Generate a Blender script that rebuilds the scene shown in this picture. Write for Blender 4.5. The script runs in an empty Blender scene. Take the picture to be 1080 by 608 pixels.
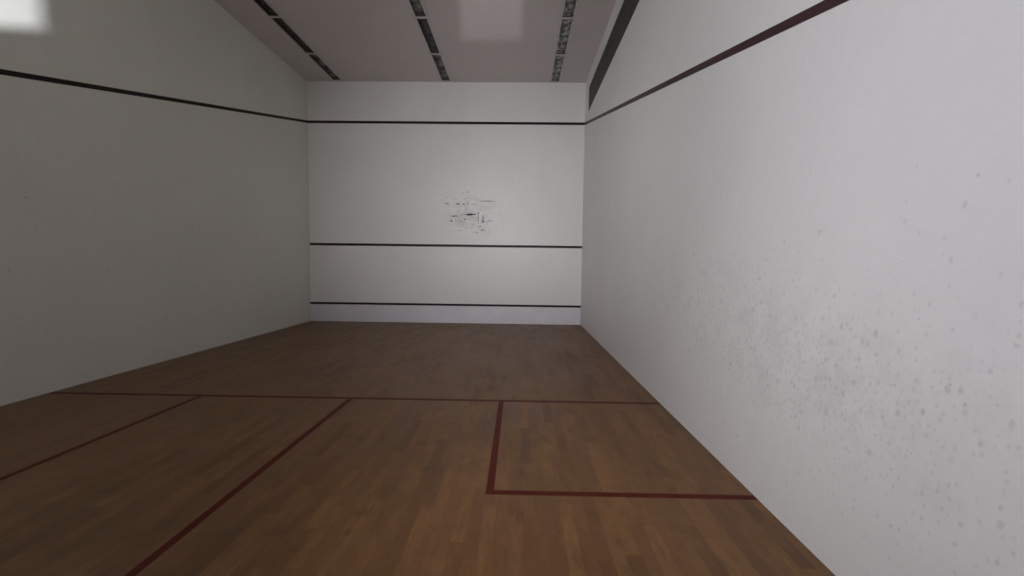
import bpy, bmesh, math, random
from mathutils import Matrix, Vector
random.seed(7)
S = bpy.context.scene
C = S.collection
W, L, H = 6.322, 9.75, 5.493          # court width, length and ceiling height in metres
DEP = 0.0006                          # thickness of a coat of line paint

# ------------------------------------------------------------------ node helpers
def new_mat(name, rough=0.5, spec=0.5, metal=0.0):
    m = bpy.data.materials.new(name); m.use_nodes = True
    b = m.node_tree.nodes['Principled BSDF']
    b.inputs['Roughness'].default_value = rough
    b.inputs['Specular IOR Level'].default_value = spec
    b.inputs['Metallic'].default_value = metal
    return m, m.node_tree, b

class N:
    """small wrapper for building shader graphs"""
    def __init__(s, nt): s.nt = nt
    def node(s, t, **k):
        n = s.nt.nodes.new(t)
        for a, v in k.items(): setattr(n, a, v)
        return n
    def put(s, sock, v):
        if hasattr(v, 'links') or isinstance(v, bpy.types.NodeSocket): s.nt.links.new(v, sock)
        else: sock.default_value = v
    def m(s, op, a, b=0.0, c=None, clamp=False):
        n = s.node('ShaderNodeMath', operation=op, use_clamp=clamp)
        s.put(n.inputs[0], a); s.put(n.inputs[1], b)
        if c is not None: s.put(n.inputs[2], c)
        return n.outputs[0]
    def mix(s, f, a, b, mode='MIX'):
        n = s.node('ShaderNodeMix', data_type='RGBA', blend_type=mode)
        s.put(n.inputs[0], f); s.put(n.inputs[6], a); s.put(n.inputs[7], b)
        return n.outputs[2]
    def xyz(s):
        t = s.node('ShaderNodeTexCoord'); p = s.node('ShaderNodeSeparateXYZ')
        s.nt.links.new(t.outputs['Object'], p.inputs[0])
        return t.outputs['Object'], p.outputs[0], p.outputs[1], p.outputs[2]
    def vec(s, x, y, z=0.0):
        n = s.node('ShaderNodeCombineXYZ')
        s.put(n.inputs[0], x); s.put(n.inputs[1], y); s.put(n.inputs[2], z)
        return n.outputs[0]
    def noise(s, v, scale, detail=3.0, rough=0.5):
        n = s.node('ShaderNodeTexNoise')
        s.put(n.inputs['Vector'], v); n.inputs['Scale'].default_value = scale
        n.inputs['Detail'].default_value = detail; n.inputs['Roughness'].default_value = rough
        return n.outputs['Fac']
    def ramp(s, f, a, b, va=0.0, vb=1.0):
        n = s.node('ShaderNodeMapRange', interpolation_type='SMOOTHSTEP')
        s.put(n.inputs[0], f)
        for i, v in enumerate((a, b, va, vb)): n.inputs[i + 1].default_value = v
        return n.outputs[0]
    def bump(s, h, strength, dist):
        n = s.node('ShaderNodeBump'); n.inputs['Strength'].default_value = strength
        n.inputs['Distance'].default_value = dist
        s.put(n.inputs['Height'], h)
        return n.outputs[0]

def rgb(r, g, b): return (r, g, b, 1.0)

def plaster(name, base, marks=None, scuff=None, rough=0.45, spec=0.35):
    """painted court plaster; marks = list of (y, z, radius_y, radius_z, density) where ball marks gather"""
    m, nt, b = new_mat(name, rough, spec); g = N(nt)
    co, x, y, z = g.xyz()
    cl = g.noise(co, 0.9, 4, .6)
    col = g.mix(g.ramp(cl, .3, .7), rgb(*[c * .96 for c in base]), rgb(*base))
    fine = g.noise(co, 26, 3, .6)
    col = g.mix(g.ramp(fine, .35, .75, 0, .07), col, rgb(*[c * .72 for c in base]))
    if marks:
        dens = 0.0
        for (cy, cz, ry, rz, amp) in marks:
            dy = g.m('DIVIDE', g.m('SUBTRACT', y, cy), ry); dz = g.m('DIVIDE', g.m('SUBTRACT', z, cz), rz)
            r2 = g.m('ADD', g.m('MULTIPLY', dy, dy), g.m('MULTIPLY', dz, dz))
            e = g.m('MULTIPLY', g.m('POWER', 2.718, g.m('MULTIPLY', r2, -1.0)), amp)
            dens = g.m('ADD', e, dens)
        v2 = g.vec(y, g.m('MULTIPLY_ADD', y, .25, g.m('MULTIPLY', z, .72)))
        for scale, lo, hi, dark, k in ((9, .05, .15, .42, .40), (17, .08, .27, .27, .85), (34, .12, .42, .20, 1.3)):
            vo = g.node('ShaderNodeTexVoronoi', voronoi_dimensions='2D'); vo.inputs['Scale'].default_value = scale
            wob = g.noise(co, scale * 2.2, 2, .6)
            nt.links.new(v2, vo.inputs['Vector'])
            sp = g.node('ShaderNodeSeparateColor'); nt.links.new(vo.outputs['Color'], sp.inputs[0])
            here = g.m('LESS_THAN', sp.outputs[0], g.m('MULTIPLY', dens, k))
            rad = g.m('MULTIPLY_ADD', sp.outputs[1], hi - lo, lo)
            rr = g.m('DIVIDE', g.m('ADD', vo.outputs['Distance'], g.m('MULTIPLY', g.m('SUBTRACT', wob, .5), .30)), rad)
            spot = g.m('MULTIPLY', g.ramp(rr, .35, 1.0, 1, 0), here)
            st = g.m('MULTIPLY', g.m('MULTIPLY', spot, g.m('MULTIPLY_ADD', sp.outputs[2], .75, .25)), dark)
            col = g.mix(st, col, rgb(base[0] * .28, base[1] * .3, base[2] * .3))
        haze = g.m('MULTIPLY', g.ramp(g.noise(co, 5.5, 5, .7), .42, .68), g.m('MULTIPLY', dens, .22), clamp=True)
        col = g.mix(haze, col, rgb(*[c * .45 for c in base]))
    if scuff:
        cx, cz, rx, rz, amp = scuff
        dx = g.m('DIVIDE', g.m('SUBTRACT', x, cx), rx); dz = g.m('DIVIDE', g.m('SUBTRACT', z, cz), rz)
        r2 = g.m('ADD', g.m('MULTIPLY', dx, dx), g.m('MULTIPLY', dz, dz))
        e = g.m('POWER', 2.718, g.m('MULTIPLY', r2, -1.0))
        f = g.m('MULTIPLY', g.ramp(g.noise(co, 5, 5, .7), .4, .65), g.m('MULTIPLY', e, amp), clamp=True)
        col = g.mix(f, col, rgb(*[c * .35 for c in base]))
    nt.links.new(col, b.inputs['Base Color'])
    nt.links.new(g.bump(g.m('ADD', g.m('MULTIPLY', cl, 3.0), fine), .12, .004), b.inputs['Normal'])
    return m

def plain(name, col, rough=.5, spec=.5, metal=0.0, vary=.15, scale=12):
    m, nt, b = new_mat(name, rough, spec, metal); g = N(nt)
    co, x, y, z = g.xyz()
    n = g.noise(co, scale, 4, .6)
    c = g.mix(g.ramp(n, .3, .7), rgb(*[v * (1 - vary) for v in col]), rgb(*[v * (1 + vary) for v in col]))
    nt.links.new(c, b.inputs['Base Color'])
    return m

def wood():
    """strip maple boards running towards the front wall"""
    m, nt, b = new_mat('maple_strip', .42, .38); g = N(nt)
    co, x, y, z = g.xyz()
    bw, bl = 0.072, 0.62
    row = g.m('FLOOR', g.m('DIVIDE', x, bw))
    wn = g.node('ShaderNodeTexWhiteNoise', noise_dimensions='1D'); nt.links.new(row, wn.inputs['W'])
    ys = g.m('ADD', y, g.m('MULTIPLY', wn.outputs['Value'], 9.0))
    brd = g.m('FLOOR', g.m('DIVIDE', ys, bl))
    w2 = g.node('ShaderNodeTexWhiteNoise', noise_dimensions='2D'); nt.links.new(g.vec(row, brd), w2.inputs['Vector'])
    sp = g.node('ShaderNodeSeparateColor'); nt.links.new(w2.outputs['Color'], sp.inputs[0])
    r1, r2, r3 = sp.outputs[0], sp.outputs[1], sp.outputs[2]
    base = g.mix(r1, rgb(.235, .125, .068), rgb(.385, .226, .130))
    base = g.mix(g.m('MULTIPLY', g.ramp(r2, .76, 1.0), .72), base, rgb(.165, .078, .038))
    base = g.mix(g.m('MULTIPLY', r3, .30), base, rgb(.32, .205, .105))
    # grain stretched along each board, shifted per board
    gv = g.vec(g.m('MULTIPLY', g.m('ADD', x, g.m('MULTIPLY', r2, 7.0)), 60.0), g.m('MULTIPLY', g.m('ADD', y, g.m('MULTIPLY', r3, 5.0)), 3.0))
    grain = g.noise(gv, 1.0, 4, .65)
    base = g.mix(g.ramp(grain, .35, .72, 0, .30), base, rgb(.17, .085, .045))
    # worn and dirty areas
    big = g.noise(g.vec(g.m('MULTIPLY', x, 1.6), g.m('MULTIPLY', y, .8)), 1.3, 5, .62)
    base = g.mix(g.ramp(big, .40, .68, 0, .30), base, rgb(.20, .125, .075))
    pale = g.noise(g.vec(g.m('ADD', g.m('MULTIPLY', x, 4.5), 20.0), g.m('MULTIPLY', y, 1.6)), 1.2, 4, .6)
    base = g.mix(g.ramp(pale, .50, .75, 0, .32), base, rgb(.43, .285, .18))
    blot = g.noise(g.vec(g.m('ADD', g.m('MULTIPLY', x, 2.6), 5.0), g.m('MULTIPLY', y, 1.1)), 2.3, 5, .68)
    base = g.mix(g.ramp(blot, .52, .70, 0, .50), base, rgb(.13, .072, .04))
    mid = g.noise(g.vec(g.m('MULTIPLY', x, 9.0), g.m('MULTIPLY', y, 4.0)), 1.5, 5, .7)
    base = g.mix(g.ramp(mid, .40, .68, 0, .34), base, rgb(.17, .105, .062))
    # dark specks
    vo = g.node('ShaderNodeTexVoronoi'); vo.inputs['Scale'].default_value = 3.2; nt.links.new(co, vo.inputs['Vector'])
    vs = g.node('ShaderNodeSeparateColor'); nt.links.new(vo.outputs['Color'], vs.inputs[0])
    speck = g.m('MULTIPLY', g.m('LESS_THAN', vo.outputs['Distance'], g.m('MULTIPLY', vs.outputs[1], .045)), g.m('LESS_THAN', vs.outputs[0], .45))
    base = g.mix(g.m('MULTIPLY', speck, .7), base, rgb(.05, .028, .016))
    # joints
    fx = g.m('FRACT', g.m('DIVIDE', x, bw)); fy = g.m('FRACT', g.m('DIVIDE', ys, bl))
    jx = g.m('LESS_THAN', fx, .015); jy = g.m('LESS_THAN', fy, .004)
    j = g.m('MAXIMUM', jx, jy)
    base = g.mix(g.m('MULTIPLY', j, .30), base, rgb(.08, .04, .02))
    base = g.mix(1.0, base, rgb(.61, .505, .335), 'MULTIPLY')    # aged dull lacquer over all boards
    nt.links.new(base, b.inputs['Base Color'])
    nt.links.new(g.m('MULTIPLY_ADD', big, .22, g.m('MULTIPLY_ADD', r1, .10, .30)), b.inputs['Roughness'])
    nt.links.new(g.bump(g.m('SUBTRACT', g.m('MULTIPLY', grain, .3), j), .25, .0012), b.inputs['Normal'])
    return m

WHITE = (.80, .79, .775)
M = {}
M['right'] = plaster('white_court_plaster_with_ball_marks', (.80, .793, .80),
    marks=[(3.5, 1.08, .95, .36, .62), (2.55, .88, .75, .30, .62), (1.85, .84, .50, .28, .55), (1.6, .50, .5, .3, .13), (2.6, 1.2, 1.6, .5, .10)])
M['left'] = plaster('white_court_plaster_left', (.755, .758, .69), marks=[(5.2, 1.35, 2.2, .8, .13)])
M['front'] = plaster('white_court_plaster_front', (.83, .82, .81), scuff=(3.78, 2.50, .62, .38, .36))
M['ceil'] = plaster('matt_ceiling_paint', (.645, .60, .58), rough=.7, spec=.2)
M['back'] = plaster('white_court_plaster_back', (.62, .60, .57))
M['wood'] = wood()
M['floor_line'] = plain('dark_red_floor_line_paint', (.090, .013, .008), .55, .14, vary=.18, scale=9)
M['wall_line'] = plain('dark_maroon_wall_line_paint', (.050, .022, .024), .45, .3, vary=.15)
M['front_line'] = plain('near_black_line_paint', (.014, .007, .008), .5, .2, vary=.2)
M['left_line'] = plain('brown_black_line_paint', (.016, .013, .010), .5, .2, vary=.2)
M['tin'] = plain('grey_white_sheet_metal', (.74, .72, .775), .4, .4, vary=.03, scale=3)
M['panel'] = plain('dark_grey_board', (.060, .057, .052), .6, .25, vary=.10, scale=4)
M['mark0'] = plain('black_rubber_mark', (.035, .033, .034), .6, .2, vary=.3, scale=60)
M['mark1'] = plain('dark_grey_rubber_mark', (.22, .215, .22), .6, .2, vary=.3, scale=60)
M['mark2'] = plain('faint_grey_rubber_mark', (.46, .455, .46), .6, .2, vary=.2, scale=60)
M['rim'] = plain('grey_white_painted_steel', (.58, .55, .53), .4, .5, vary=.08)
M['hous'] = plain('dull_dark_steel', (.075, .065, .060), .5, .4, vary=.25, scale=9)
M['tube'] = plain('unlit_lamp_glass', (.40, .39, .38), .2, .5, vary=.05)
M['cap'] = plain('lamp_end_metal', (.35, .34, .33), .35, .5, metal=.8)

def film(name, base, strength, scale):
    """wrinkled clear plastic cover, with glints painted into its colour"""
    m, nt, b = new_mat(name, .22, 1.0); g = N(nt)
    co, x, y, z = g.xyz()
    n = g.noise(co, scale, 2.5, .65)
    c = g.mix(g.ramp(n, .42, .64), rgb(*[v * .45 for v in base]), rgb(*[min(v * 1.5, .9) for v in base]))  # lighter patches stand for glints and the front wall's reflection
    nt.links.new(c, b.inputs['Base Color'])
    b.inputs['Alpha'].default_value = .85
    nt.links.new(g.bump(g.noise(co, scale * .6, 4, .6), strength, .03), b.inputs['Normal'])
    return m
M['film_dull'] = film('dull_brown_louvre_film', (.10, .078, .070), .5, 5)
M['film_grey'] = film('grey_wrinkled_film', (.26, .25, .24), .8, 4)
M['film_bright'] = film('silvery_wrinkled_film', (.60, .59, .58), 1.0, 8)

# ------------------------------------------------------------------ mesh helpers
def link(name, bm, mats, parent=None):
    bmesh.ops.recalc_face_normals(bm, faces=bm.faces[:])
    me = bpy.data.meshes.new(name); bm.to_mesh(me); bm.free()
    for m in (mats if isinstance(mats, (list, tuple)) else [mats]): me.materials.append(m)
    o = bpy.data.objects.new(name, me); C.objects.link(o)
    if parent: o.parent = parent
    return o

def box(bm, a, b, mi=0):
    v = [bm.verts.new((x, y, z)) for x in (a[0], b[0]) for y in (a[1], b[1]) for z in (a[2], b[2])]
    for f in ((0, 1, 3, 2), (4, 6, 7, 5), (0, 4, 5, 1), (2, 3, 7, 6), (0, 2, 6, 4), (1, 5, 7, 3)):
        bm.faces.new([v[i] for i in f]).material_index = mi

def prism(bm, pts, off, mi=0):
    """pts: planar polygon; off: extrusion vector"""
    a = [bm.verts.new(p) for p in pts]; b = [bm.verts.new(Vector(p) + Vector(off)) for p in pts]
    n = len(pts)
    fs = [bm.faces.new(a), bm.faces.new(b[::-1])] + [bm.faces.new((a[i], b[i], b[(i + 1) % n], a[(i + 1) % n])) for i in range(n)]
    for f in fs: f.material_index = mi

def plate(bm, us, vs, holes, place, d0, d1):
    """slab with rectangular holes; us/vs cut lines, holes = {(i,j)} cells left out, place(u,v,d) -> point"""
    cache = {}
    def V(i, j, d):
        k = (i, j, d)
        if k not in cache: cache[k] = bm.verts.new(place(us[i], vs[j], d))
        return cache[k]
    nu, nv = len(us) - 1, len(vs) - 1
    solid = lambda i, j: 0 <= i < nu and 0 <= j < nv and (i, j) not in holes
    for i in range(nu):
        for j in range(nv):
            if not solid(i, j): continue
            for d in (d0, d1): bm.faces.new((V(i, j, d), V(i + 1, j, d), V(i + 1, j + 1, d), V(i, j + 1, d)))
            for (p, q, di, dj) in (((i, j), (i + 1, j), 0, -1), ((i, j + 1), (i + 1, j + 1), 0, 1),
                                   ((i, j), (i, j + 1), -1, 0), ((i + 1, j), (i + 1, j + 1), 1, 0)):
                if not solid(i + di, j + dj): bm.faces.new((V(*p, d0), V(*q, d0), V(*q, d1), V(*p, d1)))

def struct(o): o['kind'] = 'structure'; return o
def tag(o, label, cat, group=None):
    o['label'] = label; o['category'] = cat
    if group: o['group'] = group
    return o
def base(name, loc):
    o = bpy.data.objects.new(name, None); o.empty_display_size = .1; o.location = loc; C.objects.link(o); return o

T = .16
# ------------------------------------------------------------------ floor and its painted lines
bm = bmesh.new(); box(bm, (-T, -T, -.12), (W + T, L + T, 0))
floor = struct(link('floor', bm, M['wood']))
YS = 4.335                             # centre of the short line
hw = .0245
def strip(name, rects):
    bm = bmesh.new()
    for (x0, y0, x1, y1) in rects: box(bm, (x0, y0, 0.0), (x1, y1, DEP))
    return link(name, bm, M['floor_line'], floor)
strip('short_line', [(0.002, YS - hw, W - .002, YS + hw)])
strip('half_court_line', [(W / 2 - hw, .002, W / 2 + hw, YS - hw)])
YB = 2.645
for sx, x0, x1 in ((1, W - 1.594, W - .002), (-1, .002, 1.585)):
    xi = x0 if sx > 0 else x1          # the long side away from the wall
    a, b_ = (xi - 2 * hw, xi) if sx > 0 else (xi, xi + 2 * hw)
    r = [(a, YB - hw, b_, YS - hw)]
    r.append((b_, YB - hw, x1, YB + hw) if sx > 0 else (x0, YB - hw, a, YB + hw))
    o = strip('service_box_line', r)

# ------------------------------------------------------------------ walls
# front wall, with the rubber scuffs worn into its middle
bm = bmesh.new(); box(bm, (-T, L, -.12), (W + T, L + T, H + .3))
def mx(X, Z, s, ox, oy):
    px = ox + X / s; py = oy + Z / s
    return 3.08 + (px - 466) * .0219, 2.83 - (py - 212) * .0219
def blob(x, z, rx, rz, mi):
    n = 9; pts = []
    for k in range(n):
        a = 2 * math.pi * k / n; r = random.uniform(.6, 1.15)
        pts.append((x + rx * r * math.cos(a), L - .0008, z + rz * r * math.sin(a)))
    prism(bm, pts, (0, .0008, 0), mi)
def smear(a, b, th, mi, gaps=.2, frame=0):
    s, ox, oy = ((13.5, 460, 195), (15.2, 460, 210))[frame]
    p, q = mx(*a, s, ox, oy), mx(*b, s, ox, oy)
    ln = math.hypot(q[0] - p[0], q[1] - p[1]); n = max(1, int(ln / .035)); th = th / s * .0219 / 1.6
    horiz = abs(q[0] - p[0]) >= abs(q[1] - p[1])
    for k in range(n):
        if n > 3 and random.random() < gaps: continue
        t = (k + .5) / n; e = 1 - .45 * abs(2 * t - 1)
        x = p[0] + (q[0] - p[0]) * t; z = p[1] + (q[1] - p[1]) * t
        ha = max(ln / n * .62, .006); r = th * e * random.uniform(.6, 1.2)
        x += random.uniform(-.004, .004); z += random.uniform(-.004, .004)
        blob(x, z, ha if horiz else r, r if horiz else ha, mi)
A, B2, C3 = 1, 2, 3
for a, b, th, mi, gp in (((115, 262), (195, 270), 18, B2, 0), ((286, 270), (334, 270), 20, A, 0), ((378, 276), (405, 276), 12, A, 0),
        ((430, 250), (470, 268), 16, B2, 0), ((385, 215), (440, 188), 10, C3, .2), ((440, 186), (530, 182), 8, C3, .2),
        ((490, 275), (600, 275), 8, B2, .3), ((625, 232), (820, 228), 22, C3, 0), ((640, 226), (810, 224), 9, B2, .3), ((820, 240), (930, 242), 12, C3, .2),
        ((120, 185), (165, 180), 8, C3, 0), ((270, 210), (290, 205), 10, C3, 0), ((560, 215), (600, 212), 8, C3, .3), ((380, 120), (470, 100), 16, C3, .5),
        ((205, 445), (312, 440), 18, B2, 0), ((225, 448), (300, 443), 8, A, .1), ((352, 426), (425, 424), 14, B2, 0),
        ((422, 420), (565, 416), 28, A, 0), ((440, 420), (520, 418), 34, A, 0), ((590, 398), (618, 398), 12, A, 0),
        ((602, 405), (598, 545), 14, B2, .15), ((664, 415), (668, 540), 20, B2, 0), ((655, 500), (685, 530), 18, B2, 0), ((664, 440), (668, 520), 8, A, .3),
        ((202, 512), (232, 512), 30, B2, 0), ((270, 492), (330, 488), 12, C3, .2), ((335, 462), (420, 460), 8, C3, .3), ((395, 485), (430, 480), 22, B2, 0),
        ((462, 490), (485, 492), 14, B2, 0), ((490, 460), (550, 470), 10, C3, .2), ((505, 505), (600, 498), 12, B2, .3), ((270, 520), (380, 512), 20, C3, .3),
        ((740, 505), (800, 500), 10, C3, 0), ((735, 510), (740, 560), 10, C3, .2)):
    smear(a, b, th, mi, gp)
for a, b, th, mi, gp in (((555, 402), (612, 400), 14, B2, .1), ((555, 446), (612, 445), 12, B2, .1), ((615, 375), (600, 420), 8, C3, 0),
        ((680, 432), (732, 428), 12, B2, .1), ((712, 490), (780, 488), 20, B2, .1), ((735, 470), (738, 505), 12, B2, 0),
        ((570, 530), (610, 518), 14, C3, 0), ((610, 518), (680, 534), 14, C3, 0), ((862, 450), (850, 570), 10, C3, .3), ((820, 345), (905, 340), 9, C3, .3),
        ((790, 490), (810, 560), 8, C3, .3), ((360, 500), (420, 498), 14, C3, .4), ((820, 345), (818, 400), 8, C3, .4)):
    smear(a, b, th, mi, gp, 1)
wf = struct(link('wall_front', bm, [M['front'], M['mark0'], M['mark1'], M['mark2']]))
def band(name, z, par, mat, h=.05):
    bm = bmesh.new(); box(bm, (.0, L - .003, z - h / 2), (W, L, z + h / 2)); return link(name, bm, mat, par)
band('out_line', 4.588, wf, M['front_line'], .056)
band('service_line', 1.803, wf, M['front_line'], .052)

# left wall
def slope_line(x, off, par, mat, z0, z1, h=.05):
    bm = bmesh.new(); k = h / 2
    prism(bm, [(x, 0.0, z0 - k), (x, L - .003, z1 - k), (x, L - .003, z1 + k), (x, 0.0, z0 + k)], (off, 0, 0))
    return link('out_line', bm, mat, par)
bm = bmesh.new()
plate(bm, [-T, .35, 1.65, L], [-.12, 1.0, 2.9, H + .3], {(1, 1)}, lambda u, v, d: (-d, u, v), 0, T)
wl = struct(link('wall_left', bm, M['left']))
slope_line(0, .003, wl, M['left_line'], 2.083, 4.588, .052)

# right wall with a long shallow recess high up
PY0, PY1, PZ0, PZ1 = .9, 9.31, 4.69, 5.205
bm = bmesh.new()
plate(bm, [-T, PY0, PY1, L], [-.12, PZ0, PZ1, H + .3], {(1, 1)}, lambda u, v, d: (W + d, u, v), 0, T)
wr = struct(link('wall_right', bm, M['right']))
slope_line(W, -.003, wr, M['wall_line'], 2.07, 4.588, .056)
# the dark boards that fill the recess
pan = base('wall_panel', (W, (PY0 + PY1) / 2, PZ0))
pan['label'] = 'long dark grey board strip set high in the right wall under the ceiling'; pan['category'] = 'wall panel'
edges = [PY0 + .001, 2.99, 5.10, 7.20, PY1 - .001]
for i in range(4):
    bm = bmesh.new(); box(bm, (W + .008, edges[i] + .002, PZ0 + .001), (W + .03, edges[i + 1] - .002, PZ1 - .001))
    bmesh.ops.bevel(bm, geom=bm.edges[:], offset=.002, segments=1, affect='EDGES')
    o = link('board', bm, M['panel'], pan); o.matrix_parent_inverse = Matrix.Translation(-pan.location)
bm = bmesh.new(); box(bm, (W + .03, PY0 + .001, PZ0 + .001), (W + .05, PY1 - .001, PZ1 - .001))
o = link('backing_rail', bm, M['panel'], pan); o.matrix_parent_inverse = Matrix.Translation(-pan.location)

# back wall behind the viewer, with invented openings that shape the two beams
bm = bmesh.new()
plate(bm, [-T, 2.9, 4.002, 4.745, 4.87, W + T], [-.12, 1.478, 2.75, H + .3], {(1, 1), (3, 1)}, lambda u, v, d: (u, -d, v), 0, .03)
struct(link('wall_back', bm, M['back']))

# ------------------------------------------------------------------ the tin along the foot of the front wall
tin = base('tin_board', (W / 2, L, 0))
tag(tin, 'low grey-white sheet board along the foot of the front wall', 'tin board')
def into(o, p): o.parent = p; o.matrix_parent_inverse = Matrix.Translation(-Vector(p.location)); return o
bm = bmesh.new(); box(bm, (.003, L - .022, .001), (W - .003, L - .0005, .405))
bmesh.ops.bevel(bm, geom=[e for e in bm.edges if abs(e.verts[0].co.x - e.verts[1].co.x) > 1], offset=.004, segments=2, affect='EDGES')
into(link('sheet', bm, M['tin']), tin)
bm = bmesh.new(); box(bm, (.003, L - .030, .405), (W - .003, L - .0005, .452))
bmesh.ops.bevel(bm, geom=[e for e in bm.edges if abs(e.verts[0].co.x - e.verts[1].co.x) > 1], offset=.007, segments=3, affect='EDGES')
o = into(link('top_strip', bm, M['front_line']), tin); o['label'] = 'black rounded strip along the top of the board'

# ------------------------------------------------------------------ ceiling with three long slots
rows = [0.725, 3.185, 5.620]
SW = .118                                # half width of a slot
Y0, UL = 6.075, 1.20                     # start of the first unit, unit length
xs = [-T]
for r in rows: xs += [r - SW, r + SW]
xs.append(W + T)
bm = bmesh.new()
plate(bm, xs, [-T, Y0, Y0 + 3 * UL, L + T], {(1, 1), (3, 1), (5, 1)}, lambda u, v, d: (u, v, H + d), 0, .05)
box(bm, (-T, -T, H + .26), (W + T, L + T, H + .3))
struct(link('ceiling', bm, M['ceil']))

# ------------------------------------------------------------------ recessed strip lights
def tube_mesh(bm, x, z, y0, y1, r, seg=14):
    for k in range(seg): pass
    ra = [[bm.verts.new((x + r * math.cos(2 * math.pi * k / seg), y, z + r * math.sin(2 * math.pi * k / seg))) for k in range(seg)] for y in (y0, y1)]
    for k in range(seg):
        bm.faces.new((ra[0][k], ra[0][(k + 1) % seg], ra[1][(k + 1) % seg], ra[1][k]))
    bm.faces.new(ra[0]); bm.faces.new(ra[1][::-1])

def make_light(film_mat):
    t = base('ceiling_light', (0, 0, 0)); hl = UL / 2 - .001; w = SW - .002
    # housing: an open steel trough
    bm = bmesh.new(); iw = .088
    prof = [(-w, .0), (-w, .16), (w, .16), (w, .0), (w - .012, .0), (iw - .012, .148), (-iw + .012, .148), (-w + .012, .0)]
    prism(bm, [(x, -hl, z) for x, z in prof], (0, 2 * hl, 0))
    for s in (-1, 1): box(bm, (-w + .012, s * hl - (.004 if s > 0 else 0), .001), (w - .012, s * hl + (0 if s > 0 else .004), .148))
    link('housing', bm, M['hous'], t)
    # rim: two long flanges
    for s in (-1, 1):
        bm = bmesh.new()
        x0, x1 = sorted((s * .084, s * .130))
        box(bm, (x0, -hl, -.012), (x1, hl, -.0005))
        bmesh.ops.bevel(bm, geom=bm.edges[:], offset=.003, segments=2, affect='EDGES')
        link('side_rail', bm, M['rim'], t)
    # crossbar at the end nearer the viewer
    bm = bmesh.new(); box(bm, (-.084, -hl, -.014), (.084, -hl + .045, -.001))
    bmesh.ops.bevel(bm, geom=bm.edges[:], offset=.003, segments=2, affect='EDGES')
    link('crossbar', bm, M['rim'], t)
    # twin tubes with end caps
    for s in (-1, 1):
        bm = bmesh.new(); tube_mesh(bm, s * .036, .085, -hl + .05, hl - .05, .013)
        tb = link('lamp_tube', bm, M['tube'], t)
        for e in (-1, 1):
            bm = bmesh.new(); tube_mesh(bm, s * .036, .085, e * (hl - .05) - .012, e * (hl - .05) + .012, .0145)
            c = link('end_cap', bm, M['cap'], tb)
    # wrinkled cover sheet sagging slightly in the slot
    bm = bmesh.new(); nx, ny = 8, 60
    g = [[bm.verts.new((-.083 + .166 * i / nx, -hl + .05 + (2 * hl - .055) * j / ny,
          .022 + random.uniform(-.006, .006) - .006 * math.sin(math.pi * i / nx))) for i in range(nx + 1)] for j in range(ny + 1)]
    for j in range(ny):
        for i in range(nx): bm.faces.new((g[j][i], g[j][i + 1], g[j + 1][i + 1], g[j + 1][i]))
    ext = bmesh.ops.solidify(bm, geom=bm.faces[:], thickness=.0015)
    link('cover', bm, film_mat, t)
    return t

films = [['film_dull', 'film_dull', 'film_grey'], ['film_grey', 'film_dull', 'film_grey'], ['film_bright', 'film_bright', 'film_bright']]
where = ['in left ceiling row', 'in middle ceiling row', 'in right ceiling row']
pos = ['cut by the top edge', 'second from front wall', 'ending at the front wall']
look = {'film_dull': 'strip light with dull brown cover', 'film_grey': 'strip light with grey cover',
        'film_bright': 'strip light with silvery wrinkled cover'}
protos = {}
def copy_light(src, mat):
    r = src.copy(); C.objects.link(r)
    for ch in list(src.children):
        c = ch.copy(); C.objects.link(c); c.parent = r
        for g in ch.children:
            d = g.copy(); C.objects.link(d); d.parent = c
    return r
for i, rx in enumerate(rows):
    for j in range(3):
        k = films[i][j]
        if k in protos: o = copy_light(protos[k], k)
        else: o = protos[k] = make_light(M[k])
        o.location = (rx, Y0 + UL * (j + .5), H)
        tag(o, look[k] + ' ' + where[i] + ', ' + pos[j], 'ceiling light', 'recessed strip lights in the ceiling')

# ------------------------------------------------------------------ unseen window, added beside the viewer
wn = struct(base('added_window_1', (0, 1.0, 1.0)))
bm = bmesh.new()
for a, b_ in (((-.10, .352, 1.002), (-.04, .41, 2.898)), ((-.10, 1.59, 1.002), (-.04, 1.648, 2.898)),
              ((-.10, .41, 1.002), (-.04, 1.59, 1.06)), ((-.10, .41, 2.84), (-.04, 1.59, 2.898))): box(bm, a, b_)
into(link('added_window_frame', bm, M['rim']), wn)
gm, gnt, gb = new_mat('frosted_pane', .6, .5); gb.inputs['Base Color'].default_value = (.8, .84, .9, 1)
bm = bmesh.new(); box(bm, (-.10, .41, 1.06), (-.09, 1.59, 2.84)); into(link('added_window_pane', bm, gm), wn)

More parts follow.
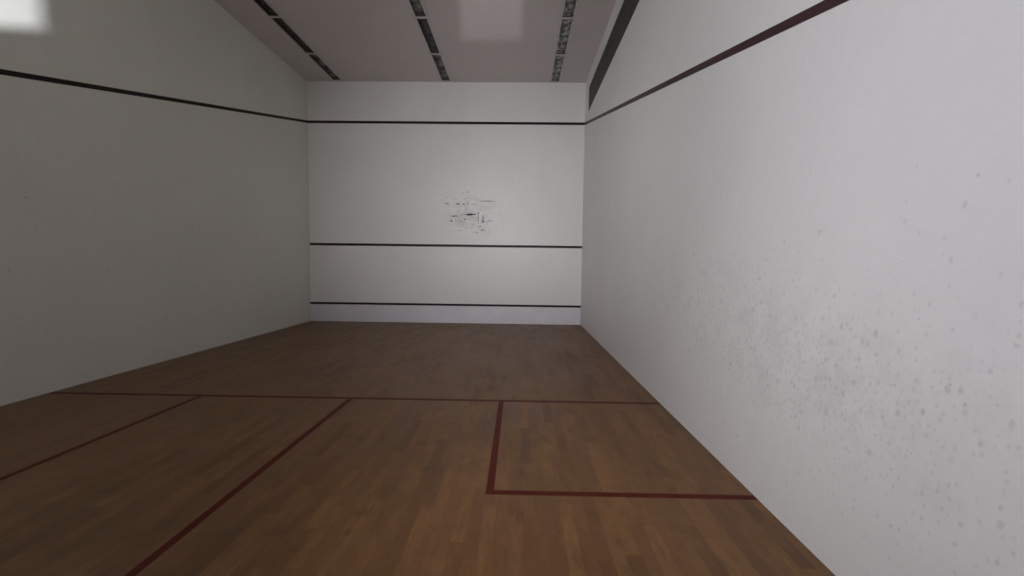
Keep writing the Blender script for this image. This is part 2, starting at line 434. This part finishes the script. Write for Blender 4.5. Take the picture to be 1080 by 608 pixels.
# ------------------------------------------------------------------ lights
def area(name, loc, aim, sx, sy, power, col, spread=180):
    l = bpy.data.lights.new(name, 'AREA'); l.shape = 'RECTANGLE'; l.size = sx; l.size_y = sy
    l.energy = power; l.color = col; l.spread = math.radians(spread)
    o = bpy.data.objects.new(name, l); C.objects.link(o); o.location = loc
    o.rotation_euler = (Vector(aim) - Vector(loc)).to_track_quat('-Z', 'Y').to_euler(); return o
def spot(name, loc, aim, ang, power, col, r=.012):
    l = bpy.data.lights.new(name, 'SPOT'); l.spot_size = math.radians(ang); l.spot_blend = .1
    l.energy = power; l.color = col; l.shadow_soft_size = r
    o = bpy.data.objects.new(name, l); C.objects.link(o); o.location = loc
    o.rotation_euler = (Vector(aim) - Vector(loc)).to_track_quat('-Z', 'Y').to_euler(); return o
area('right_wall_fill_light', (3.0, .32, 1.6), (9.0, 3.52, 2.6), .5, 1.3, 26.5, (.93, .945, 1.0), 120)  # unseen fill lamp, added to brighten the right wall
area('high_left_fill_light', (1.5, .40, 3.5), (6.3, 7.0, 4.5), .6, 1.3, 17, (.97, .97, 1.0), 110)  # added fill from high on the left, no visible source
area('front_wall_fill_light', (4.0, .30, 2.4), (4.3, 9.7, 2.5), .9, 1.0, 24, (.97, .97, 1.0), 60)  # narrow fill added behind the viewer for the front wall
area('floor_fill_light', (4.5, .40, 2.6), (5.3, 3.7, 0), .9, .6, 5, (1.0, .98, .96), 70)  # small added fill aimed down at the floor, out of view
SP = (4.87, -1.0, .99)  # made-up source behind the back wall, shared by both beams
spot('beam_to_left_wall', SP, (3.45, 0, 1.95), 62, 3150, (.90, .925, 1.0), .018)
spot('beam_to_ceiling', SP, (4.80, 0, 1.95), 40, 720, (.95, .95, 1.0))

w = bpy.data.worlds.new('World'); S.world = w; w.use_nodes = True
w.node_tree.nodes['Background'].inputs[0].default_value = (.5, .55, .6, 1)
w.node_tree.nodes['Background'].inputs[1].default_value = .02

# ------------------------------------------------------------------ camera
yaw, pitch, roll, f = -.0148217, -.0585190, .0125329, 434.166
cy, sy, cp, sp = math.cos(yaw), math.sin(yaw), math.cos(pitch), math.sin(pitch)
fw = Vector((sy * cp, cy * cp, sp)); r0 = Vector((cy, -sy, 0)); u0 = r0.cross(fw)
c, s = math.cos(roll), math.sin(roll)
r = c * r0 + s * u0; u = -s * r0 + c * u0
cam = bpy.data.cameras.new('camera'); cam.sensor_width = 36; cam.lens = f / 1080 * 36; cam.clip_start = .01
co = bpy.data.objects.new('camera', cam); C.objects.link(co)
m = Matrix((r, u, -fw)).transposed().to_4x4(); m.translation = (4.8604, .2025, 1.3990)
co.matrix_world = m; S.camera = co
S.view_settings.view_transform = 'Standard'; S.view_settings.look = 'None'
S.view_settings.gamma = 1; S.view_settings.exposure = 0.08; S.view_settings.use_curve_mapping = False
S.cycles.max_bounces = 16; S.cycles.diffuse_bounces = 10
